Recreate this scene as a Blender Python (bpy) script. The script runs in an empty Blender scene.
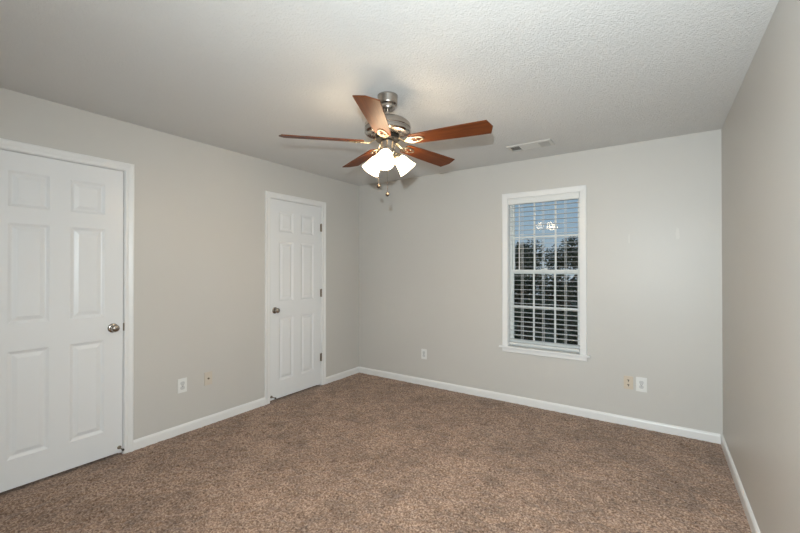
import bpy, bmesh, math, random
import numpy as np
from mathutils import Vector, Matrix, Euler
PI = math.pi
S = bpy.context.scene
C = S.collection
R = random.Random(7)

# ------------------------------------------------------------------ camera, world, lights, exposure
YAW, PITCH = 0.5951, 0.0054
CAM = Vector((3.2576, -3.8553, 1.3562))
cd = bpy.data.cameras.new('camera'); cam = bpy.data.objects.new('camera', cd); C.objects.link(cam)
cam.location = CAM; cam.rotation_euler = (PI / 2 + PITCH, 0, YAW)
cd.sensor_width = 36; cd.lens = 382.35 / 800 * 36; cd.clip_start = 0.02; cd.clip_end = 300
S.camera = cam

SKY_STRENGTH = 1.0
w = bpy.data.worlds.new('dusk_sky'); S.world = w; w.use_nodes = True
nt = w.node_tree; nt.nodes.clear()
wo = nt.nodes.new('ShaderNodeOutputWorld'); bg = nt.nodes.new('ShaderNodeBackground')
tc = nt.nodes.new('ShaderNodeTexCoord'); sp = nt.nodes.new('ShaderNodeSeparateXYZ'); cr = nt.nodes.new('ShaderNodeValToRGB')
nt.links.new(tc.outputs['Generated'], sp.inputs[0]); nt.links.new(sp.outputs['Z'], cr.inputs[0])
nt.links.new(cr.outputs[0], bg.inputs[0]); nt.links.new(bg.outputs[0], wo.inputs[0])
e = cr.color_ramp.elements
e[0].position = 0.0; e[0].color = (0.42, 0.50, 0.58, 1)
e[1].position = 0.35; e[1].color = (0.20, 0.31, 0.45, 1)
k = e.new(0.12); k.color = (0.30, 0.42, 0.55, 1)
bg.inputs[1].default_value = SKY_STRENGTH

def lamp(name, kind, loc, energy, color, size=0.05, rot=(0, 0, 0)):
    l = bpy.data.lights.new(name, kind); l.energy = energy; l.color = color
    if kind == 'AREA': l.shape = 'DISK'; l.size = size
    else: l.shadow_soft_size = size
    o = bpy.data.objects.new(name, l); C.objects.link(o); o.location = loc; o.rotation_euler = rot
    return o
# the photographer's on-camera flash
lamp('camera_flash', 'AREA', (3.25, -3.915, 1.525), 84, (0.865, 0.965, 1.0), 0.03, (PI / 2 - 0.20, 0, 0.17))

S.view_settings.view_transform = 'Standard'; S.view_settings.look = 'None'
S.view_settings.gamma = 1.0; S.view_settings.exposure = 0.02; S.view_settings.use_curve_mapping = False
S.cycles.use_denoising = True
S.cycles.max_bounces = 10; S.cycles.diffuse_bounces = 6; S.cycles.transparent_max_bounces = 16
S.cycles.sample_clamp_indirect = 8.0; S.cycles.sample_clamp_direct = 9.0

# ------------------------------------------------------------------ materials
def mat(name, col, rough=0.5, metal=0.0, spec=0.5):
    m = bpy.data.materials.new(name); m.use_nodes = True
    b = m.node_tree.nodes['Principled BSDF']
    b.inputs['Base Color'].default_value = (*col, 1); b.inputs['Roughness'].default_value = rough
    b.inputs['Metallic'].default_value = metal; b.inputs['Specular IOR Level'].default_value = spec
    return m
def nodes(m): return m.node_tree.nodes, m.node_tree.links, m.node_tree.nodes['Principled BSDF']
def noise_bump(m, scale, strength, dist=0.002, detail=4, mapscale=(1, 1, 1), rough=0.6):
    N, L, b = nodes(m)
    t = N.new('ShaderNodeTexCoord'); mp = N.new('ShaderNodeMapping'); mp.inputs['Scale'].default_value = mapscale
    n = N.new('ShaderNodeTexNoise'); n.inputs['Scale'].default_value = scale; n.inputs['Detail'].default_value = detail
    n.inputs['Roughness'].default_value = rough
    bp = N.new('ShaderNodeBump'); bp.inputs['Strength'].default_value = strength; bp.inputs['Distance'].default_value = dist
    L.new(t.outputs['Object'], mp.inputs[0]); L.new(mp.outputs[0], n.inputs[0])
    L.new(n.outputs[0], bp.inputs['Height']); L.new(bp.outputs[0], b.inputs['Normal'])
    return n, mp
def vary(m, c1, c2, scale, mapscale=(1, 1, 1), detail=3, p0=0.3, p1=0.7, distort=0.0):
    N, L, b = nodes(m)
    t = N.new('ShaderNodeTexCoord'); mp = N.new('ShaderNodeMapping'); mp.inputs['Scale'].default_value = mapscale
    n = N.new('ShaderNodeTexNoise'); n.inputs['Scale'].default_value = scale; n.inputs['Detail'].default_value = detail
    n.inputs['Distortion'].default_value = distort
    r = N.new('ShaderNodeValToRGB'); r.color_ramp.elements[0].color = (*c1, 1); r.color_ramp.elements[1].color = (*c2, 1)
    r.color_ramp.elements[0].position = p0; r.color_ramp.elements[1].position = p1
    L.new(t.outputs['Object'], mp.inputs[0]); L.new(mp.outputs[0], n.inputs[0]); L.new(n.outputs[0], r.inputs[0])
    L.new(r.outputs[0], b.inputs['Base Color'])
    return r

M = {}
M['wall'] = mat('greige_wall_paint', (0.55, 0.53, 0.495), 0.42, 0, 0.35)
vary(M['wall'], (0.545, 0.53, 0.503), (0.56, 0.545, 0.518), 1.3)
noise_bump(M['wall'], 220, 0.08, 0.001)
M['patch'] = mat('patched_wall_paint', (0.60, 0.585, 0.555), 0.5, 0, 0.3)
M['ceiling'] = mat('textured_ceiling_paint', (0.68, 0.685, 0.68), 0.85, 0, 0.2)
n, _ = noise_bump(M['ceiling'], 92, 0.8, 0.007, 4)
M['trim'] = mat('white_trim_paint', (0.745, 0.745, 0.74), 0.35, 0, 0.45)
M['door'] = mat('white_door_paint', (0.73, 0.74, 0.75), 0.34, 0, 0.45)
noise_bump(M['door'], 60, 0.04, 0.001, 4, (1, 1, 0.06))
M['white_plastic'] = mat('white_plastic', (0.74, 0.745, 0.73), 0.3)
M['grey_plastic'] = mat('pale_grey_plastic', (0.55, 0.56, 0.56), 0.35)
M['beige_plastic'] = mat('beige_plastic', (0.60, 0.52, 0.42), 0.4)
M['faded_beige'] = mat('faded_beige_plastic', (0.58, 0.525, 0.45), 0.45)
M['slot'] = mat('dark_slot', (0.02, 0.018, 0.015), 0.7)
M['nickel'] = mat('brushed_nickel', (0.40, 0.365, 0.33), 0.22, 1.0)
noise_bump(M['nickel'], 90, 0.06, 0.0006, 2, (0.1, 0.1, 6))
M['brass'] = mat('antique_brass_nickel', (0.36, 0.31, 0.23), 0.33, 1.0)
M['hinge'] = mat('satin_hinge_metal', (0.25, 0.21, 0.16), 0.38, 1.0)
M['black_metal'] = mat('black_metal', (0.02, 0.018, 0.016), 0.4, 0.3)
M['dark_knob'] = mat('dark_bronze_knob', (0.10, 0.075, 0.055), 0.25, 0.6)
M['rubber'] = mat('dark_rubber', (0.05, 0.045, 0.04), 0.7)
M['wood'] = mat('cherry_veneer', (0.30, 0.10, 0.035), 0.45, 0, 0.10)
r = vary(M['wood'], (0.076, 0.019, 0.006), (0.148, 0.043, 0.012), 5, (1.2, 22, 22), 6, 0.28, 0.72, 0.6)
M['vinyl'] = mat('white_vinyl', (0.70, 0.715, 0.70), 0.35)
M['slat'] = mat('white_faux_wood_slat', (0.70, 0.71, 0.70), 0.4)
M['cord'] = mat('white_ladder_cord', (0.62, 0.63, 0.62), 0.8)
M['vent'] = mat('white_vent_enamel', (0.56, 0.55, 0.52), 0.45)
M['vent_dark'] = mat('painted_duct_shade', (0.14, 0.125, 0.105), 0.8)  # dark colour stands in for the shade between the louvres
M['leaf'] = mat('dark_green_leaf', (0.050, 0.062, 0.030), 0.6, 0, 0.2)
vary(M['leaf'], (0.060, 0.072, 0.045), (0.120, 0.130, 0.075), 1.2)
M['leaf2'] = mat('olive_leaf', (0.085, 0.085, 0.030), 0.6, 0, 0.2)
vary(M['leaf2'], (0.085, 0.082, 0.034), (0.18, 0.165, 0.065), 1.5)
M['bark'] = mat('brown_bark', (0.11, 0.085, 0.06), 0.9)
noise_bump(M['bark'], 12, 0.6, 0.02, 4, (1, 1, 0.2))
M['lawn'] = mat('dusk_lawn', (0.05, 0.065, 0.028), 0.95)
vary(M['lawn'], (0.04, 0.052, 0.022), (0.07, 0.08, 0.035), 0.8)
M['outer'] = mat('exterior_sheathing', (0.4, 0.38, 0.34), 0.8)

# carpet
m = mat('brown_carpet', (0.2, 0.13, 0.09), 0.95, 0, 0.1); M['carpet'] = m
N, L, b = nodes(m)
t = N.new('ShaderNodeTexCoord')
n1 = N.new('ShaderNodeTexNoise'); n1.inputs['Scale'].default_value = 80; n1.inputs['Detail'].default_value = 3; n1.inputs['Roughness'].default_value = 0.75
n2 = N.new('ShaderNodeTexNoise'); n2.inputs['Scale'].default_value = 2.6; n2.inputs['Detail'].default_value = 5; n2.inputs['Roughness'].default_value = 0.6
n3 = N.new('ShaderNodeTexNoise'); n3.inputs['Scale'].default_value = 9; n3.inputs['Detail'].default_value = 4; n3.inputs['Distortion'].default_value = 0.8
for q in (n1, n2, n3): L.new(t.outputs['Object'], q.inputs[0])
r1 = N.new('ShaderNodeValToRGB'); el = r1.color_ramp.elements
el[0].position = 0.32; el[0].color = (0.070, 0.038, 0.021, 1); el[1].position = 0.66; el[1].color = (0.50, 0.37, 0.285, 1)
k = el.new(0.5); k.color = (0.265, 0.166, 0.113, 1)
L.new(n1.outputs[0], r1.inputs[0])
mx = N.new('ShaderNodeMix'); mx.data_type = 'RGBA'; mx.blend_type = 'MULTIPLY'; mx.inputs[0].default_value = 1.0
ad = N.new('ShaderNodeMath'); ad.operation = 'ADD'; L.new(n2.outputs[0], ad.inputs[0]); L.new(n3.outputs[0], ad.inputs[1])
r2 = N.new('ShaderNodeMapRange'); r2.inputs['From Min'].default_value = 0.72; r2.inputs['From Max'].default_value = 1.22
r2.inputs['To Min'].default_value = 0.66; r2.inputs['To Max'].default_value = 1.16
L.new(ad.outputs[0], r2.inputs[0])
L.new(r1.outputs[0], mx.inputs[6]); L.new(r2.outputs[0], mx.inputs[7]); L.new(mx.outputs[2], b.inputs['Base Color'])
b.inputs['Sheen Weight'].default_value = 0.15; b.inputs['Sheen Roughness'].default_value = 0.6

# window glass: a real pane, clear with Fresnel reflection
m = bpy.data.materials.new('window_glass'); m.use_nodes = True; M['glass'] = m
nt = m.node_tree; nt.nodes.clear()
o_ = nt.nodes.new('ShaderNodeOutputMaterial'); a_ = nt.nodes.new('ShaderNodeBsdfTransparent'); g_ = nt.nodes.new('ShaderNodeBsdfGlossy')
f_ = nt.nodes.new('ShaderNodeFresnel'); x_ = nt.nodes.new('ShaderNodeMixShader')
a_.inputs[0].default_value = (0.95, 0.97, 0.96, 1); g_.inputs['Roughness'].default_value = 0.0; f_.inputs[0].default_value = 1.38
nt.links.new(f_.outputs[0], x_.inputs[0]); nt.links.new(a_.outputs[0], x_.inputs[1]); nt.links.new(g_.outputs[0], x_.inputs[2]); nt.links.new(x_.outputs[0], o_.inputs[0])

# lit frosted shade and bulb of the fan light
def glow(name, col, base, strength):
    m = mat(name, base, 0.4); b = m.node_tree.nodes['Principled BSDF']
    b.inputs['Emission Color'].default_value = (*col, 1); b.inputs['Emission Strength'].default_value = strength
    return m
M['shade'] = glow('lit_frosted_glass', (1.0, 0.77, 0.50), (0.85, 0.83, 0.78), 27.0)
M['bulb'] = glow('lit_bulb', (1.0, 0.77, 0.50), (0.9, 0.9, 0.9), 680.0)

# ------------------------------------------------------------------ mesh helpers
def add_box(bm, x0, x1, y0, y1, z0, z1, bev=0.0):
    vs = [bm.verts.new((x, y, z)) for x in (x0, x1) for y in (y0, y1) for z in (z0, z1)]
    fs = [bm.faces.new([vs[i] for i in q]) for q in ((0, 1, 3, 2), (4, 6, 7, 5), (0, 4, 5, 1), (2, 3, 7, 6), (0, 2, 6, 4), (1, 5, 7, 3))]
    if bev > 0:
        es = list({e for f in fs for e in f.edges})
        bmesh.ops.bevel(bm, geom=es, offset=bev, segments=2, profile=0.5, affect='EDGES')
def add_lathe(bm, prof, segs=32, mtx=None, cap0=False, cap1=False):
    mtx = mtx or Matrix()
    rings = []
    for (r, z) in prof:
        rings.append([bm.verts.new(mtx @ Vector((r * math.cos(2 * PI * i / segs), r * math.sin(2 * PI * i / segs), z))) for i in range(segs)])
    for a, b in zip(rings[:-1], rings[1:]):
        for i in range(segs):
            j = (i + 1) % segs
            bm.faces.new((a[i], a[j], b[j], b[i]))
    if cap0: bm.faces.new(rings[0][::-1])
    if cap1: bm.faces.new(rings[-1])
def add_tube(bm, pts, rx, ry=None, segs=10, closed=False, up=Vector((0, 0, 1))):
    ry = ry or rx
    pts = [Vector(p) for p in pts]; n = len(pts); rings = []
    for i, p in enumerate(pts):
        if closed: d = pts[(i + 1) % n] - pts[i - 1]
        else: d = pts[min(i + 1, n - 1)] - pts[max(i - 1, 0)]
        d.normalize()
        u = up if abs(d.dot(up)) < 0.95 else Vector((1, 0, 0))
        s = d.cross(u).normalized(); v = s.cross(d).normalized()
        rings.append([bm.verts.new(p + s * rx * math.cos(2 * PI * q / segs) + v * ry * math.sin(2 * PI * q / segs)) for q in range(segs)])
    for i in range(n if closed else n - 1):
        a, b = rings[i], rings[(i + 1) % n]
        for q in range(segs):
            w_ = (q + 1) % segs
            bm.faces.new((a[q], a[w_], b[w_], b[q]))
    if not closed: bm.faces.new(rings[0][::-1]); bm.faces.new(rings[-1])
def add_prism(bm, pts, z0, z1):
    lo = [bm.verts.new((x, y, z0)) for x, y in pts]; hi = [bm.verts.new((x, y, z1)) for x, y in pts]
    n = len(pts); bm.faces.new(lo[::-1]); bm.faces.new(hi)
    for i in range(n):
        j = (i + 1) % n; bm.faces.new((lo[i], lo[j], hi[j], hi[i]))
def add_sweep(bm, paths):
    """paths: list of polylines (one per profile point), joined into strips; open ends capped"""
    rows = [[bm.verts.new(p) for p in path] for path in paths]
    for a, b in zip(rows, rows[1:] + rows[:1]):
        for i in range(len(a) - 1):
            bm.faces.new((a[i], a[i + 1], b[i + 1], b[i]))
    bm.faces.new([r_[0] for r_ in rows]); bm.faces.new([r_[-1] for r_ in rows][::-1])
def obj(name, bm, m, parent=None, smooth=False, loc=None):
    bmesh.ops.recalc_face_normals(bm, faces=bm.faces[:])
    me = bpy.data.meshes.new(name); bm.to_mesh(me); bm.free()
    o = bpy.data.objects.new(name, me); C.objects.link(o)
    for q in (m if isinstance(m, (list, tuple)) else [m]): me.materials.append(q)
    if smooth:
        for p in me.polygons: p.use_smooth = True
        try: me.set_sharp_from_angle(angle=math.radians(38))
        except Exception: pass
    if parent: o.parent = parent
    if loc: o.location = loc
    return o
def empty(name, loc, rot=(0, 0, 0)):
    o = bpy.data.objects.new(name, None); C.objects.link(o); o.location = loc; o.rotation_euler = rot
    o.empty_display_size = 0.1
    return o
def tag(o, label, cat, group=None, kind=None):
    o['label'] = label; o['category'] = cat
    if group: o['group'] = group
    if kind: o['kind'] = kind
    return o
def struct(o): o['kind'] = 'structure'; return o
def copy_tree(o, parent=None):
    c = o.copy(); C.objects.link(c); c.parent = parent
    for ch in list(o.children): copy_tree(ch, c)
    return c
B = bmesh.new

# ------------------------------------------------------------------ room shell
W, H, YF, T = 3.6635, 2.44, -4.75, 0.14
D1 = (-3.383, -2.668)      # door slabs, left wall (y range)
D2 = (-1.386, -0.680)
DZ = 2.070
JG = 0.022                  # jamb + gap
def wall_bm(boxes):
    bm = B()
    for q in boxes: add_box(bm, *q)
    return bm
o1 = (D1[0] - JG, D1[1] + JG); o2 = (D2[0] - JG, D2[1] + JG); oz = DZ + JG
struct(obj('wall_left', wall_bm([(-T, 0, YF - T, o1[0], -0.05, H), (-T, 0, o1[0], o1[1], oz, H), (-T, 0, o1[1], o2[0], -0.05, H),
                                 (-T, 0, o2[0], o2[1], oz, H), (-T, 0, o2[1], 0, -0.05, H)]), M['wall']))
WX0, WX1, WZ0, WZ1 = 1.980, 2.655, 0.566, 2.066     # window rough opening
struct(obj('wall_back', wall_bm([(-T, WX0, 0, T, -0.05, H), (WX1, W + T, 0, T, -0.05, H), (WX0, WX1, 0, T, -0.05, WZ0), (WX0, WX1, 0, T, WZ1, H)]), M['wall']))
struct(obj('wall_right', wall_bm([(W, W + T, YF - T, 0, -0.05, H)]), M['wall']))
struct(obj('wall_front', wall_bm([(0, W, YF - T, YF, -0.05, H)]), M['wall']))
struct(obj('ceiling', wall_bm([(-T, W + T, YF - T, T, H, H + 0.12)]), M['ceiling']))
# unseen boxes added behind the two doors to keep their gaps dark
bm = B()
for (a, c) in (o1, o2):
    add_box(bm, -0.80, -0.78, a - 0.1, c + 0.1, -0.05, H); add_box(bm, -0.78, -T, a - 0.12, a - 0.1, -0.05, H)
    add_box(bm, -0.78, -T, c + 0.1, c + 0.12, -0.05, H); add_box(bm, -0.80, -T, a - 0.12, c + 0.12, H - 0.02, H)
struct(obj('wall_gap_blocker', bm, M['wall']))
bm = B(); add_box(bm, -0.8, -0.001, YF, 0, -0.06, -0.006); struct(obj('floor', bm, M['carpet']))

# carpeted floor: a dense grid with tufted pile
def carpet():
    step = 0.0085
    nx, ny = int(W / step), int(-YF / step)
    xs = np.linspace(0, W, nx + 1); ys = np.linspace(YF, 0, ny + 1)
    rg = np.random.default_rng(3)
    Z = rg.uniform(-1, 1, (ny + 1, nx + 1))
    def smooth(a, k):
        for ax in (0, 1):
            a = sum(np.roll(a, s, ax) for s in range(-k, k + 1)) / (2 * k + 1)
        return a / a.std()
    tuft = smooth(rg.normal(size=Z.shape), 1); lump = smooth(smooth(rg.normal(size=Z.shape), 5), 3); broad = smooth(smooth(rg.normal(size=Z.shape), 22), 12)
    z = 0.0028 * tuft + 0.0012 * Z + 0.0016 * lump + 0.0020 * broad
    X, Y = np.meshgrid(xs, ys)
    edge = np.clip(np.minimum(np.minimum(X, W - X), np.minimum(-Y, Y - YF)) / 0.14, 0, 1)
    z = 0.0022 * tuft * (0.35 + 0.65 * edge) + np.clip(z - 0.0022 * tuft, -0.01, 0.01) * edge - 0.001
    X = X + rg.uniform(-0.003, 0.003, X.shape); Y = Y + rg.uniform(-0.003, 0.003, X.shape)
    X[:, 0] = 0; X[:, -1] = W; Y[0, :] = YF; Y[-1, :] = 0
    co = np.stack([X, Y, z], -1).reshape(-1, 3).astype(np.float32)
    i = np.arange(ny)[:, None] * (nx + 1) + np.arange(nx)[None, :]
    f = np.stack([i, i + 1, i + nx + 2, i + nx + 1], -1).reshape(-1).astype(np.int32)
    me = bpy.data.meshes.new('floor'); nf = ny * nx
    me.vertices.add(len(co)); me.vertices.foreach_set('co', co.reshape(-1))
    me.loops.add(nf * 4); me.loops.foreach_set('vertex_index', f)
    me.polygons.add(nf); me.polygons.foreach_set('loop_start', np.arange(0, nf * 4, 4, dtype=np.int32))
    me.polygons.foreach_set('use_smooth', np.ones(nf, dtype=bool))
    me.update(calc_edges=True); me.validate()
    me.materials.append(M['carpet'])
    o = bpy.data.objects.new('floor', me); C.objects.link(o); struct(o)
carpet()

# baseboards
BH, BT = 0.0735, 0.014
BP = [(0, -0.012), (BT, -0.012), (BT, BH - 0.018), (BT - 0.003, BH - 0.010), (BT - 0.008, BH - 0.003), (0.003, BH), (0, BH)]
def baseboard(name, runs):
    bm = B()
    for (a, c, nrm) in runs:      # a,c: floor points on the wall plane; nrm: into the room
        a, c, nrm = Vector((*a, 0)), Vector((*c, 0)), Vector((*nrm, 0))
        add_sweep(bm, [[a + nrm * d + Vector((0, 0, z)), c + nrm * d + Vector((0, 0, z))] for d, z in BP])
    struct(obj(name, bm, M['trim']))
CW = 0.0575
c1 = (D1[0] - 0.0065 - CW, D1[1] + 0.0065 + CW); c2 = (D2[0] - 0.0065 - CW, D2[1] + 0.0065 + CW)
baseboard('baseboard_left', [((0, YF), (0, c1[0]), (1, 0)), ((0, c1[1]), (0, c2[0]), (1, 0)), ((0, c2[1]), (0, 0), (1, 0))])
baseboard('baseboard_back', [((BT, 0), (W - BT, 0), (0, -1))])
baseboard('baseboard_right', [((W, YF), (W, 0), (-1, 0))])
baseboard('baseboard_front', [((0, YF), (W, YF), (0, 1))])

# door casings (trim_1, trim_2): mitred colonial profile plus jamb and stop
CP = [(0, 0), (0, 0.009), (0.006, 0.012), (0.018, 0.012), (0.024, 0.010), (0.036, 0.014), (0.046, 0.017), (0.054, 0.017), (CW, 0.013), (CW, 0)]
def casing(y0, y1, zt, name):
    bm = B()
    a, c, t_ = y0 - 0.0065, y1 + 0.0065, zt + 0.0065
    add_sweep(bm, [[(d, a - w_, -0.012), (d, a - w_, t_ + w_), (d, c + w_, t_ + w_), (d, c + w_, -0.012)] for w_, d in CP])
    g = 0.003
    for (p, q) in ((y0 - JG, y0 - g), (y1 + g, y1 + JG)): add_box(bm, -T, 0, p, q, -0.012, zt + g)
    add_box(bm, -T, 0, y0 - JG, y1 + JG, zt + g, zt + JG)
    for (p, q) in ((y0 - g, y0 + 0.012), (y1 - 0.012, y1 + g)): add_box(bm, -T, -0.046, p, q, -0.012, zt + g)
    add_box(bm, -T, -0.046, y0, y1, zt - 0.012, zt + g)
    struct(obj(name, bm, M['trim']))
casing(*D1, DZ, 'trim_1'); casing(*D2, DZ, 'trim_2')

# six-panel doors
def panel_slab(y0, y1, zb, zt, flip):
    wd = y1 - y0; s = 0.112; mull = 0.105; pw = (wd - 2 * s - mull) / 2
    ys = [(y0 + s, y0 + s + pw), (y1 - s - pw, y1 - s)]
    zs = [(0.195, 0.850), (1.015, 1.635), (1.735, 1.955)]
    x = -0.006; th = 0.034
    bm = B()
    YL = sorted({y0, y1, *[v for q in ys for v in q]}); ZL = sorted({zb, zt, *[v for q in zs for v in q]})
    V = {}
    def v(y, z, d=0.0):
        key = (round(y, 5), round(z, 5), round(d, 5))
        if key not in V: V[key] = bm.verts.new((x - d, y, z))
        return V[key]
    for i in range(len(YL) - 1):
        for j in range(len(ZL) - 1):
            a, c, d, e_ = YL[i], YL[i + 1], ZL[j], ZL[j + 1]
            if (a, c) in ys and (d, e_) in zs:
                rings = [(0, 0), (0.006, 0.0030), (0.013, 0.0070), (0.019, 0.0090), (0.023, 0.0090), (0.042, 0.0030), (0.046, 0.0018)]
                pr = None
                for ins, dep in rings:
                    q = [v(a + ins, d + ins, dep), v(c - ins, d + ins, dep), v(c - ins, e_ - ins, dep), v(a + ins, e_ - ins, dep)]
                    if pr:
                        for k_ in range(4): bm.faces.new((pr[k_], pr[(k_ + 1) % 4], q[(k_ + 1) % 4], q[k_]))
                    pr = q
                bm.faces.new(pr)
            else: bm.faces.new((v(a, d), v(c, d), v(c, e_), v(a, e_)))
    bk = {}
    def vb(y, z):
        if (y, z) not in bk: bk[(y, z)] = bm.verts.new((x - th, y, z))
        return bk[(y, z)]
    for i in range(len(YL) - 1):
        for j in range(len(ZL) - 1): bm.faces.new((vb(YL[i], ZL[j]), vb(YL[i], ZL[j + 1]), vb(YL[i + 1], ZL[j + 1]), vb(YL[i + 1], ZL[j])))
    for i in range(len(YL) - 1):
        for z in (zb, zt): bm.faces.new((v(YL[i], z), v(YL[i + 1], z), vb(YL[i + 1], z), vb(YL[i], z)))
    for j in range(len(ZL) - 1):
        for y in (y0, y1): bm.faces.new((v(y, ZL[j]), v(y, ZL[j + 1]), vb(y, ZL[j + 1]), vb(y, ZL[j])))
    return bm
RX = Matrix.Rotation(PI / 2, 4, 'Y')     # lathe axis z -> x
def at(x, y, z): return Matrix.Translation((x, y, z)) @ RX
def door(name, y0, y1, latch, hinges):
    d = obj(name, panel_slab(y0, y1, 0.016, DZ, False), M['door']); struct(d)
    sgn = 1 if latch == y1 else -1
    ky, kz = latch - sgn * 0.062, 0.928
    bm = B(); add_lathe(bm, [(0, 0.0615), (0.010, 0.061), (0.019, 0.058), (0.0245, 0.052), (0.0265, 0.045), (0.025, 0.037), (0.019, 0.030), (0.013, 0.026), (0.012, 0.004)], 28, at(-0.006, ky, kz), False, True)
    kn = obj('door_knob', bm, M['nickel'], d, True)
    bm = B(); add_lathe(bm, [(0, 0.010), (0.014, 0.010), (0.022, 0.0085), (0.030, 0.006), (0.033, 0.003), (0.033, 0)], 28, at(-0.006, ky, kz), False, True)
    obj('rosette', bm, M['nickel'], kn, True)
    bm = B(); add_box(bm, -0.012, -0.002, latch + sgn * 0.0006, latch + sgn * 0.0026, kz - 0.028, kz + 0.028)
    add_box(bm, -0.004, 0.0035, latch + sgn * 0.0014, latch + sgn * 0.0075, kz - 0.028, kz + 0.028, 0.001)
    obj('strike_plate', bm, M['hinge'], d)
    # rigid stop near the bottom: round base on the slab, rod, rubber tip
    sy, sz = latch - sgn * 0.020, 0.052
    bm = B(); add_lathe(bm, [(0, 0.008), (0.008, 0.008), (0.012, 0.005), (0.013, 0.0)], 20, at(-0.006, sy, sz), False, True)
    add_lathe(bm, [(0.0045, 0.006), (0.0045, 0.058)], 12, at(-0.006, sy, sz), True, True)
    st = obj('door_stop', bm, M['hinge'], d, True)
    bm = B(); add_lathe(bm, [(0.006, 0.058), (0.008, 0.060), (0.008, 0.070), (0.005, 0.074)], 14, at(-0.006, sy, sz), True, True)
    obj('rubber_tip', bm, M['rubber'], st, True)
    if hinges:
        hy = y0 if latch == y1 else y1
        for z in (1.83, 1.072, 0.325):
            bm = B()
            for q in range(5):
                za = z - 0.044 + q * 0.0178
                add_lathe(bm, [(0.0055, za), (0.0070, za + 0.001), (0.0070, za + 0.0165), (0.0055, za + 0.0174)], 14, Matrix.Translation((0.0035, hy - sgn * 0.0015, 0)), True, True)
            add_lathe(bm, [(0.003, z + 0.045), (0.0045, z + 0.047), (0.0030, z + 0.051)], 12, Matrix.Translation((0.0035, hy - sgn * 0.0015, 0)), True, True)
            add_box(bm, -0.0058, -0.0035, hy, hy + sgn * 0.014, z - 0.044, z + 0.044)
            obj('hinge', bm, M['hinge'], d, True)
    return d
door('door_1', *D1, D1[1], False)
door('door_2', *D2, D2[0], True)

# ------------------------------------------------------------------ window_1
win = struct(empty('window_1', ((WX0 + WX1) / 2, 0, 0.57)))
WL = win.location.copy()
def wobj(name, bm, m, parent=None, smooth=False):
    o = obj(name, bm, m, None, smooth)
    o.data.transform(Matrix.Translation(-WL)); o.parent = parent or win
    return o
WCW = 0.055
WCP = [(0, 0), (0, 0.010), (0.006, 0.013), (0.040, 0.017), (0.050, 0.017), (WCW, 0.013), (WCW, 0)]
bm = B(); a, c, tz = WX0 - 0.002, WX1 + 0.000, WZ1 - 0.0
add_sweep(bm, [[(a - w_, -d, 0.566), (a - w_, -d, tz + w_), (c + w_, -d, tz + w_), (c + w_, -d, 0.566)] for w_, d in WCP])
wobj('window_casing', bm, M['trim'])
bm = B(); g = 0.004
add_box(bm, WX0, WX0 + g, 0, T, WZ0, WZ1); add_box(bm, WX1 - g, WX1, 0, T, WZ0, WZ1); add_box(bm, WX0, WX1, 0, T, WZ1 - g, WZ1)
wobj('window_jamb', bm, M['trim'])
bm = B(); add_box(bm, WX0 - 0.088, WX1 + 0.084, -0.034, -0.0005, 0.548, 0.568, 0.004); add_box(bm, WX0, WX1, -0.01, T, 0.550, 0.5675)
wobj('window_stool', bm, M['trim'])
bm = B(); add_sweep(bm, [[(WX0 - WCW, -d, z), (WX1 + WCW, -d, z)] for d, z in ((0, 0.549), (0.016, 0.549), (0.016, 0.515), (0.012, 0.507), (0, 0.505))])
wobj('window_apron', bm, M['trim'])
IX0, IX1, IZ0, IZ1 = WX0 + g, WX1 - g, 0.5675, WZ1 - g
bm = B(); fw = 0.012
add_box(bm, IX0, IX0 + fw, 0.072, T, IZ0, IZ1); add_box(bm, IX1 - fw, IX1, 0.072, T, IZ0, IZ1)
add_box(bm, IX0 + fw, IX1 - fw, 0.072, T, IZ1 - fw, IZ1); add_box(bm, IX0 + fw, IX1 - fw, 0.072, T, IZ0, IZ0 + 0.018)
wobj('window_frame', bm, M['vinyl'])
def sash(name, y, z0, z1, br, tr):
    x0, x1 = IX0 + fw, IX1 - fw; st = 0.018
    bm = B()
    add_box(bm, x0, x0 + st, y, y + 0.026, z0, z1, 0.002); add_box(bm, x1 - st, x1, y, y + 0.026, z0, z1, 0.002)
    add_box(bm, x0 + st, x1 - st, y, y + 0.026, z0, z0 + br, 0.002); add_box(bm, x0 + st, x1 - st, y, y + 0.026, z1 - tr, z1, 0.002)
    s_ = wobj(name, bm, M['vinyl'])
    gx0, gx1, gz0, gz1 = x0 + st, x1 - st, z0 + br, z1 - tr
    bm = B(); add_box(bm, gx0 - 0.004, gx1 + 0.004, y + 0.011, y + 0.015, gz0 - 0.004, gz1 + 0.004)
    gc = Vector(((gx0 + gx1) / 2, y + 0.013, (gz0 + gz1) / 2))
    bm.transform(Matrix.Translation(gc) @ Euler((-0.0045, 0, -0.0035)).to_matrix().to_4x4() @ Matrix.Translation(-gc))   # panes sit a hair out of true
    wobj('glass_pane', bm, M['glass'], s_)
    bm = B()
    for q in (1, 2):
        xc = gx0 + (gx1 - gx0) * q / 3; add_box(bm, xc - 0.009, xc + 0.009, y + 0.004, y + 0.0105, gz0, gz1, 0.002)
    zc = (gz0 + gz1) / 2; add_box(bm, gx0, gx1, y + 0.0045, y + 0.010, zc - 0.009, zc + 0.009, 0.002)
    wobj('muntin_grid', bm, M['vinyl'], s_)
    return s_
ls = sash('lower_sash', 0.076, IZ0 + 0.018, 1.345, 0.045, 0.036)
us = sash('upper_sash', 0.104, 1.300, IZ1 - fw, 0.036, 0.030)
bm = B(); xc = (WX0 + WX1) / 2
add_box(bm, xc - 0.028, xc + 0.028, 0.078, 0.100, 1.345, 1.353, 0.002); add_tube(bm, [(xc, 0.088, 1.356), (xc + 0.03, 0.082, 1.357)], 0.005)
wobj('sash_lock', bm, M['vinyl'], ls)
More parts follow.
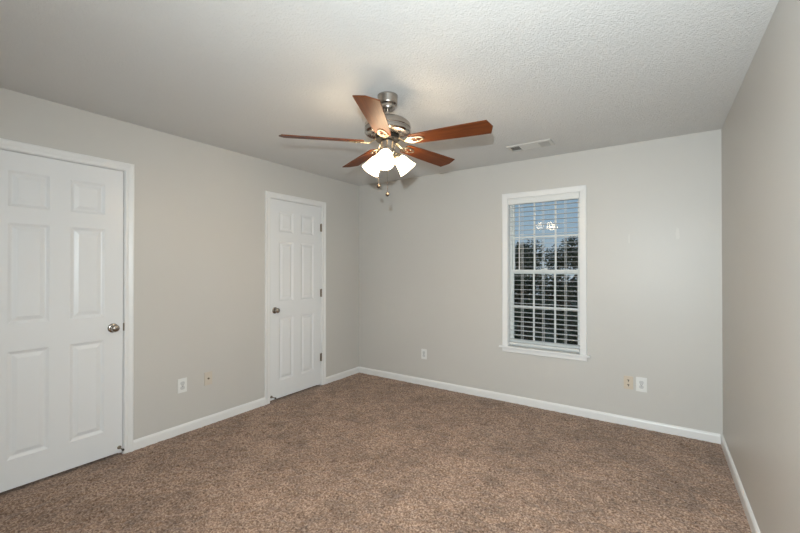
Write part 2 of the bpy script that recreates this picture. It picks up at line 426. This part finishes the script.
for xx in (IX0 + fw + 0.004, IX1 - fw - 0.024):
    bm = B(); add_box(bm, xx, xx + 0.020, 0.080, 0.094, 1.345, 1.351, 0.002); wobj('tilt_latch', bm, M['white_plastic'], ls)

# ------------------------------------------------------------------ window blind
bl = tag(empty('window_blind', ((WX0 + WX1) / 2, 0.034, IZ1)), 'white horizontal slat blind hung open inside the window casing', 'blind')
BL = bl.location.copy()
def bobj(name, bm, m, parent=None, smooth=False):
    o = obj(name, bm, m, None, smooth); o.data.transform(Matrix.Translation(-BL)); o.parent = parent or bl; return o
bx0, bx1 = IX0 + 0.004, IX1 - 0.004
bm = B(); add_box(bm, bx0, bx1, 0.012, 0.060, IZ1 - 0.045, IZ1 - 0.0005, 0.002); bobj('headrail', bm, M['white_plastic'])
bm = B(); add_sweep(bm, [[(bx0 - 0.003, y, z), (bx1 + 0.003, y, z)] for y, z in ((0.008, IZ1 - 0.001), (-0.003, IZ1 - 0.001), (-0.006, IZ1 - 0.006), (-0.006, IZ1 - 0.050), (-0.002, IZ1 - 0.057), (0.004, IZ1 - 0.057), (0.008, IZ1 - 0.052))]); bobj('valance', bm, M['slat'])
bm = B()
for i in range(30):
    z = 0.637 + i * 0.0461
    n_ = 6; top = []; bot = []
    pts = [(0.009 + 0.050 * q / n_, z + 0.0006 * (1 - (2 * q / n_ - 1) ** 2)) for q in range(n_ + 1)]
    prof = [(y, zz + 0.0009) for y, zz in pts] + [(y, zz - 0.0009) for y, zz in pts[::-1]]
    add_sweep(bm, [[(bx0 + 0.002, y, zz), (bx1 - 0.002, y, zz)] for y, zz in prof])
bobj('slats', bm, M['slat'])
bm = B(); add_box(bm, bx0 + 0.002, bx1 - 0.002, 0.009, 0.059, 0.588, 0.606, 0.003); bobj('bottom_rail', bm, M['slat'])
for fx in (0.19, 0.5, 0.81):
    xc = bx0 + (bx1 - bx0) * fx
    bm = B()
    for yy in (0.0065, 0.0605): add_box(bm, xc - 0.0016, xc + 0.0016, yy, yy + 0.0008, 0.60, IZ1 - 0.05)
    add_tube(bm, [(xc + 0.012, 0.034, 0.6), (xc + 0.012, 0.034, IZ1 - 0.04)], 0.0012, segs=6)
    bobj('ladder_cord', bm, M['cord'])
bm = B(); xw = bx0 + 0.108
add_tube(bm, [(xw, 0.0005, IZ1 - 0.058), (xw, 0.0005, 1.36)], 0.0045, segs=6); add_tube(bm, [(xw, 0.0005, 1.375), (xw, 0.0005, 1.345)], 0.006, segs=8)
bobj('tilt_wand', bm, M['white_plastic'])

# ------------------------------------------------------------------ faint patched spots on the back wall
def patch(x, z, ww, hh):
    bm = B()
    pts = []
    for i in range(14):
        a_ = 2 * PI * i / 14; rr = 1 + R.uniform(-0.25, 0.25)
        pts.append((x + ww * rr * math.cos(a_), z + hh * rr * math.sin(a_)))
    lo = [bm.verts.new((px, -0.0006, pz)) for px, pz in pts]; hi = [bm.verts.new((px, 0.004, pz)) for px, pz in pts]
    bm.faces.new(lo); bm.faces.new(hi[::-1])
    for i in range(14): j = (i + 1) % 14; bm.faces.new((lo[i], lo[j], hi[j], hi[i]))
    return bm
bm = patch(3.385, 1.64, 0.014, 0.055); wp = obj('wall_patch_1', bm, M['patch']); struct(wp)
bm = patch(3.045, 1.61, 0.006, 0.045); struct(obj('wall_patch_2', bm, M['patch']))

# ------------------------------------------------------------------ wall outlets
def plate_bm(w_, h_, t_=0.006):
    bm = B(); add_box(bm, -w_ / 2, w_ / 2, -t_, 0, -h_ / 2, h_ / 2, 0.002); return bm
def duplex(loc, rz, pm, rm, label, sm=None, w_=0.072, h_=0.116):
    t_ = tag(empty('wall_outlet', loc, (0, 0, rz)), label, 'outlet')
    obj('cover_plate', plate_bm(w_, h_), pm, t_)
    for zc in (0.0195, -0.0195):
        bm = B(); pts = [(0.0168 * math.cos(a_), max(-0.0135, min(0.0135, 0.0168 * math.sin(a_)))) for a_ in [2 * PI * q / 28 for q in range(28)]]
        add_prism(bm, pts, 0, 0.003); bm.transform(Matrix.Translation((0, -0.006, zc)) @ Matrix.Rotation(PI / 2, 4, 'X'))
        rc = obj('receptacle', bm, rm, t_)
        bm = B()
        add_box(bm, -0.0075, -0.0050, -0.0095, -0.0088, -0.002, 0.007); add_box(bm, 0.0050, 0.0075, -0.0095, -0.0088, -0.001, 0.007)
        add_lathe(bm, [(0.0028, 0.0088), (0.0028, 0.0095)], 12, Matrix.Translation((0, 0, -0.0075)) @ Matrix.Rotation(PI / 2, 4, 'X'), True, True)
        obj('socket_slots', bm, M['slot'], rc)
    bm = B(); add_lathe(bm, [(0.0035, 0.0055), (0.003, 0.0075), (0, 0.008)], 12, Matrix.Rotation(PI / 2, 4, 'X'), True)
    obj('screw', bm, sm or M['grey_plastic'], t_, True)
    return t_
duplex((0, -2.247, 0.393), PI / 2, M['white_plastic'], M['grey_plastic'], 'white duplex outlet on the left wall between the two doors')
duplex((0.988, 0, 0.360), 0, M['white_plastic'], M['grey_plastic'], 'white duplex outlet on the back wall left of the window')
duplex((3.132, 0, 0.368), 0, M['white_plastic'], M['grey_plastic'], 'white duplex outlet right of the window beside the beige outlet', None, 0.078, 0.122)
# beige outlet with a dark opening above and below
t_ = tag(empty('wall_outlet', (3.037, 0, 0.370)), 'beige outlet with dark slots on the back wall right of the window', 'outlet')
obj('cover_plate', plate_bm(0.070, 0.112), M['beige_plastic'], t_)
for zc in (0.020, -0.020):
    bm = B(); add_box(bm, -0.016, 0.016, -0.0085, -0.006, zc - 0.014, zc + 0.014, 0.001); rc = obj('receptacle', bm, M['beige_plastic'], t_)
    bm = B(); add_box(bm, -0.009, 0.007, -0.0092, -0.0084, zc + 0.001, zc + 0.006); add_box(bm, -0.002, 0.0035, -0.0092, -0.0084, zc - 0.011, zc + 0.006)
    obj('socket_slots', bm, M['slot'], rc)
# beige cable plate on the left wall
t_ = tag(empty('cable_jack', (0, -2.028, 0.399), (0, 0, PI / 2)), 'beige cable jack plate on the left wall right of the white outlet', 'jack')
obj('cover_plate', plate_bm(0.070, 0.114), M['faded_beige'], t_)
bm = B(); add_lathe(bm, [(0.009, 0.006), (0.009, 0.009), (0.0048, 0.009), (0.0048, 0.016), (0.0035, 0.016), (0.0030, 0.009)], 6, Matrix.Rotation(PI / 2, 4, 'X'), True, True)
obj('coaxial_connector', bm, M['hinge'], t_)
for zc in (0.042, -0.042):
    bm = B(); add_lathe(bm, [(0.0035, 0.0055), (0.003, 0.0075), (0, 0.008)], 12, Matrix.Translation((0, 0, zc)) @ Matrix.Rotation(PI / 2, 4, 'X'), True)
    obj('screw', bm, M['beige_plastic'], t_, True)

# ------------------------------------------------------------------ ceiling vent
VX0, VX1, VY0, VY1 = 2.134, 2.512, -0.516, -0.346
v_ = tag(empty('ceiling_vent', ((VX0 + VX1) / 2, (VY0 + VY1) / 2, H)), 'white rectangular louvred air vent in the ceiling near the window', 'vent')
VL = v_.location.copy()
def vobj(name, bm, m, parent=None):
    o = obj(name, bm, m); o.data.transform(Matrix.Translation(-VL)); o.parent = parent or v_; return o
bm = B(); fb = 0.022
prof = [(0, 0), (0, -0.004), (0.006, -0.009), (fb, -0.011), (fb, 0)]
def loop(ins, z): return [(VX0 + ins, VY0 + ins, H + z), (VX1 - ins, VY0 + ins, H + z), (VX1 - ins, VY1 - ins, H + z), (VX0 + ins, VY1 - ins, H + z)]
rows = [[bm.verts.new(p) for p in loop(*q)] for q in prof]
for a_, b_ in zip(rows, rows[1:]):
    for i in range(4): j = (i + 1) % 4; bm.faces.new((a_[i], a_[j], b_[j], b_[i]))
vobj('vent_frame', bm, M['vent'])
ix0, ix1, iy0, iy1 = VX0 + fb, VX1 - fb, VY0 + fb, VY1 - fb
bm = B(); add_box(bm, ix0, ix1, iy0, iy1, H - 0.0015, H - 0.0005); vobj('duct_shade_sheet', bm, M['vent_dark'])  # flat dark sheet under the ceiling, painted as shade up inside the vent
def blade_sweep(bm, p, q, tilt, axis):
    # thin louvre between p and q; tilted
    dx, dz = 0.008 * math.cos(tilt), 0.008 * math.sin(tilt)
    for s in (1,):
        if axis == 'x': pr = [(0, -dx, dz), (0, dx, -dz), (0, dx + 0.001, -dz + 0.001), (0, -dx + 0.001, dz + 0.001)]
        else: pr = [(-dx, 0, dz), (dx, 0, -dz), (dx + 0.001, 0, -dz + 0.001), (-dx + 0.001, 0, dz + 0.001)]
        add_sweep(bm, [[(p[0] + o_[0], p[1] + o_[1], p[2] + o_[2]), (q[0] + o_[0], q[1] + o_[1], q[2] + o_[2])] for o_ in pr])
zl = H - 0.0105
xa, xb = ix0 + 0.085, ix1 - 0.085
for (lo, hi, axis, tilt) in ((ix0, xa - 0.002, 'y', 0.7), (xa, xb, 'x', 0.35), (xb + 0.002, ix1, 'y', -0.7)):
    bm = B()
    if axis == 'y':
        x = lo + 0.008
        while x < hi - 0.004: blade_sweep(bm, (x, iy0, zl), (x, iy1, zl), tilt, 'y'); x += 0.0125
    else:
        y = iy0 + 0.008
        while y < iy1 - 0.004: blade_sweep(bm, (lo, y, zl), (hi, y, zl), tilt, 'x'); y += 0.0125
    vobj('louver_bank', bm, M['vent'])

# ------------------------------------------------------------------ ceiling fan
FX, FY = 1.854, -1.9201
fan = tag(empty('ceiling_fan', (FX, FY, H)), 'five-blade cherry wood ceiling fan with brushed nickel motor and three lit shades', 'ceiling fan')
DZF = -0.0135     # drop of everything below the canopy
def zz(z): return z - H + (DZF if z < 2.345 else 0)
def fobj(name, bm, m, parent=None, smooth=True): return obj(name, bm, m, parent or fan, smooth)
def lathe(prof, segs=48): 
    bm = B(); add_lathe(bm, [(r_, zz(z)) for r_, z in prof], segs); return bm
fobj('canopy', lathe([(0.0, 2.4395), (0.060, 2.4395), (0.064, 2.437), (0.064, 2.428), (0.062, 2.424), (0.0615, 2.390), (0.058, 2.382), (0.046, 2.376), (0.0455, 2.366), (0.043, 2.353), (0.0365, 2.3465), (0.030, 2.3462), (0.0, 2.346)]), M['nickel'])
fobj('downrod', lathe([(0.0, 2.35), (0.0115, 2.35), (0.0115, 2.318), (0.022, 2.318), (0.024, 2.312), (0.024, 2.300), (0, 2.300)], 24), M['nickel'])
fobj('motor_housing', lathe([(0.0, 2.304), (0.060, 2.304), (0.095, 2.300), (0.118, 2.292), (0.132, 2.281), (0.137, 2.272), (0.142, 2.270), (0.1435, 2.264), (0.1435, 2.247), (0.140, 2.244), (0.140, 2.237), (0.1435, 2.234), (0.1435, 2.218), (0.138, 2.212),
    (0.126, 2.206), (0.105, 2.204), (0.100, 2.198), (0.078, 2.194), (0, 2.194)], 64), M['nickel'])
fobj('flywheel', lathe([(0.0, 2.196), (0.072, 2.196), (0.076, 2.190), (0.076, 2.174), (0.070, 2.168), (0, 2.168)]), M['black_metal'])
fobj('switch_housing', lathe([(0.0, 2.170), (0.040, 2.170), (0.046, 2.164), (0.046, 2.118), (0.049, 2.112), (0.049, 2.104), (0.044, 2.094), (0.036, 2.080), (0.026, 2.068), (0.014, 2.060), (0.010, 2.052), (0.006, 2.046), (0, 2.044)]), M['nickel'])

# blades (mesh along +x) and brackets
ZB, TH0, R1, R2, HW, PHI = 2.1577, 0.1556, 0.632, 0.654, 0.0667, -0.2197
def blade_mesh():
    bm = B()
    out = [(0.150, -0.034), (0.158, -0.044), (0.175, -0.050), (0.30, -0.0555), (0.45, -0.0615), (R1, -HW), (R2, 0.0), (R1, HW), (0.45, 0.0615), (0.30, 0.0555), (0.175, 0.050), (0.158, 0.044), (0.150, 0.034)]
    add_prism(bm, out, -0.003, 0.003)
    es = [e_ for e_ in bm.edges if abs(e_.verts[0].co.z - e_.verts[1].co.z) < 1e-6]
    bmesh.ops.bevel(bm, geom=es, offset=0.001, segments=1, affect='EDGES')
    return bm
def bracket_mesh():
    bm = B(); z = -0.0065
    add_tube(bm, [(0.060, 0, 0.020), (0.078, 0, 0.016), (0.095, 0, 0.004), (0.115, 0, -0.008), (0.140, 0, -0.009), (0.165, 0, z)], 0.010, 0.0035, 10)
    lp = [(0.196 + 0.044 * math.cos(a_), 0.021 * math.sin(a_) * (1.15 - 0.35 * math.cos(a_)), z) for a_ in [2 * PI * q / 40 for q in range(40)]]
    add_tube(bm, lp, 0.0048, 0.003, 8, True)
    for s in (-1, 1):
        add_tube(bm, [(0.125, 0, -0.0085), (0.138, s * 0.016, -0.0075), (0.153, s * 0.028, z), (0.168, s * 0.031, z), (0.178, s * 0.024, z)], 0.005, 0.003, 8)
    for (x, y) in ((0.168, 0.0), (0.200, 0.014), (0.200, -0.014)):
        add_lathe(bm, [(0, z - 0.0065), (0.004, z - 0.006), (0.006, z - 0.0035), (0.006, z + 0.003)], 12, Matrix.Translation((x, y, 0)), False, True)
    return bm
bl0 = fobj('blade', blade_mesh(), M['wood'], None, False)
br0 = fobj('blade_bracket', bracket_mesh(), M['brass'], bl0)
for i in range(5):
    o = bl0
    if i:
        o = bl0.copy(); C.objects.link(o); o.parent = fan
        q = br0.copy(); C.objects.link(q); q.parent = o
    o.location = (0, 0, zz(ZB)); o.rotation_euler = (PHI, 0, TH0 + i * 2 * PI / 5)

# three shade arms
def arm_mesh():
    bm = B()
    add_tube(bm, [(0.028, 0, 2.092 + DZF - H), (0.044, 0, 2.100 + DZF - H), (0.058, 0, 2.100 + DZF - H), (0.066, 0, 2.090 + DZF - H), (0.070, 0, 2.083 + DZF - H)], 0.0065, None, 10)
    return bm
TILT = math.radians(46)
AX = Matrix.Translation((0.060, 0, 2.086 + DZF - H)) @ Matrix.Rotation(PI - (PI / 2 - TILT), 4, 'Y')   # local +z points out and down
def cup_mesh():
    bm = arm_mesh(); add_lathe(bm, [(0, -0.006), (0.014, -0.006), (0.021, 0.0), (0.0265, 0.008), (0.0275, 0.022), (0.0255, 0.022), (0.024, 0.008), (0, 0.004)], 28, AX); return bm
def shade_mesh():
    bm = B(); pr = [(0.0225, 0.006), (0.0245, 0.016), (0.033, 0.028), (0.040, 0.044), (0.0445, 0.064), (0.0490, 0.084), (0.0545, 0.102), (0.0610, 0.118)]
    inner = [(r_ - 0.003, z) for r_, z in pr][::-1]
    add_lathe(bm, pr + inner, 40, AX); return bm
def bulb_mesh():
    bm = B(); add_lathe(bm, [(0.010, 0.010), (0.012, 0.030), (0.018, 0.045), (0.022, 0.058), (0.021, 0.070), (0.014, 0.080), (0.0, 0.084)], 20, AX, True); return bm
ar0 = None
for i, deg in enumerate((-62, 58, 178)):
    if ar0 is None:
        ar0 = fobj('light_arm', cup_mesh(), M['brass']); s0 = fobj('lamp_shade', shade_mesh(), M['shade'], ar0); b0 = fobj('bulb', bulb_mesh(), M['bulb'], ar0); o = ar0
        s0['label'] = 'lit white frosted glass bell shade'
    else:
        o = ar0.copy(); C.objects.link(o); o.parent = fan
        for q in (s0, b0): c_ = q.copy(); C.objects.link(c_); c_.parent = o
    o.rotation_euler = (0, 0, math.radians(deg))

# pull chains with ball fobs
def chain(x, y, z0, z1):
    bm = B(); pr = []; z = z0; k_ = 0
    while z > z1 + 0.012:
        pr.append((0.0008 if k_ % 2 else 0.0021, zz(z))); z -= 0.0022; k_ += 1
    add_lathe(bm, pr, 6, Matrix.Translation((x, y, 0)), True, True)
    ch = fobj('pull_chain', bm, M['nickel'])
    bm = B(); add_lathe(bm, [(0, z1 + 0.015), (0.004, z1 + 0.015), (0.005, z1 + 0.011), (0.0095, z1 + 0.006), (0.012, z1), (0.0095, z1 - 0.007), (0.004, z1 - 0.011), (0, z1 - 0.012)], 16, Matrix.Translation((x, y, DZF - H)))
    fobj('pull_fob', bm, M['dark_knob'], ch)
chain(0.029, -0.042, 2.075, 1.822)
chain(-0.028, -0.056, 2.11, 1.876)

# ------------------------------------------------------------------ outside: lawn and trees at dusk
GZ = -2.9
bm = B(); add_box(bm, -40, 40, 0.6, 60, GZ - 0.2, GZ); struct(obj('ground', bm, M['lawn']))
def crown_mesh(h0, h1, rad, n, seed, size):
    rg = random.Random(seed); bm = B()
    lumps = []
    for q in range(14):
        a_ = rg.uniform(0, 2 * PI); u = rg.uniform(-1, 1); rr = rad * 0.62 * math.sqrt(1 - u * u) * rg.uniform(0.5, 1)
        lumps.append((Vector((rr * math.cos(a_), rr * math.sin(a_), (h0 + h1) / 2 + u * (h1 - h0) * 0.36)), rad * rg.uniform(0.30, 0.50)))
    for q in range(n):
        c_, r_ = lumps[q % len(lumps)]
        d = Vector((rg.gauss(0, 1), rg.gauss(0, 1), rg.gauss(0, 1))).normalized()
        p = c_ + d * r_ * rg.uniform(0.55, 1.05)
        p.z = min(max(p.z, h0 - 0.1), h1 + 0.15)
        s = size * rg.uniform(0.6, 1.3)
        t1 = Vector((rg.gauss(0, 1), rg.gauss(0, 1), rg.gauss(0, 0.6))).normalized(); t2 = t1.cross(d)
        if t2.length < 1e-3: continue
        t2.normalize()
        bm.faces.new([bm.verts.new(v_) for v_ in (p - t1 * s, p - t2 * s * 0.4 + t1 * s * 0.1, p + t1 * s, p + t2 * s * 0.4 + t1 * s * 0.1)])
    return bm
def tree(name, x, y, h, rad, base, label, lm, n=2600, size=0.13, cat='tree', group=None):
    t_ = tag(empty(name, (x, y, GZ), (0, 0, R.uniform(0, 6))), label, cat, group)
    bm = B(); hh = max(base + 0.4, h * 0.6)
    pts = [(0.05 * math.sin(q * 1.3) * q / 6, 0.05 * math.cos(q * 2.1) * q / 6, hh * q / 6 - 0.05) for q in range(7)]
    for a_, b_ in zip(pts, pts[1:]): pass
    add_tube(bm, pts, 0.035 + 0.018 * h, None, 8, up=Vector((0, 1, 0)))
    for q in range(5):
        a_ = q * 1.26; z = hh * (0.55 + 0.08 * q)
        add_tube(bm, [(0, 0, z), (0.3 * rad * math.cos(a_), 0.3 * rad * math.sin(a_), z + 0.25 * rad), (0.6 * rad * math.cos(a_), 0.6 * rad * math.sin(a_), z + 0.6 * rad)], 0.012 * h, None, 6)
    obj('trunk', bm, M['bark'], t_)
    obj('foliage', crown_mesh(base, h, rad, n, R.randint(0, 9999), size), lm, t_)
    return t_
tree('broadleaf_tree', -2.05, 14.0, 6.2, 1.55, 1.3, 'dark leafy tree beyond the left half of the window', M['leaf'], 9000, 0.075)
tree('broadleaf_tree', 0.45, 15.2, 6.3, 1.5, 1.2, 'dark leafy tree beyond the right half of the window', M['leaf'], 9000, 0.075)
tree('broadleaf_tree', -1.20, 19.0, 5.6, 1.9, 0.3, 'lower dark tree behind the gap between the two taller trees', M['leaf'], 7000, 0.09)
tree('broadleaf_tree', -6.6, 15, 6.5, 1.7, 1.2, 'dark dusk tree standing outside far to the left of the window', M['leaf'], 2600, 0.14)
tree('broadleaf_tree', 4.6, 16, 6.4, 1.7, 1.2, 'dark dusk tree standing outside far to the right of the window', M['leaf'], 2600, 0.14)
hs = [(-4.00, 11.3, 4.3), (-2.45, 11.2, 4.3), (-0.90, 10.9, 4.2), (0.65, 11.2, 4.3), (2.20, 11.3, 4.2)]
hl = ['olive shrub at the left end of the hedge', 'olive shrub second from the left in the hedge seen through the lower sash', 'dark shrub in the middle of the hedge seen through the lower sash',
      'dark shrub second from the right in the hedge', 'dark shrub at the right end of the hedge']
for i, (x, y, h) in enumerate(hs):
    tree('garden_shrub', x, y, h, 0.72, 0.1, hl[i], M['leaf2'] if i < 2 else M['leaf'], 10000, 0.10, 'shrub', 'hedge shrubs outside the window')
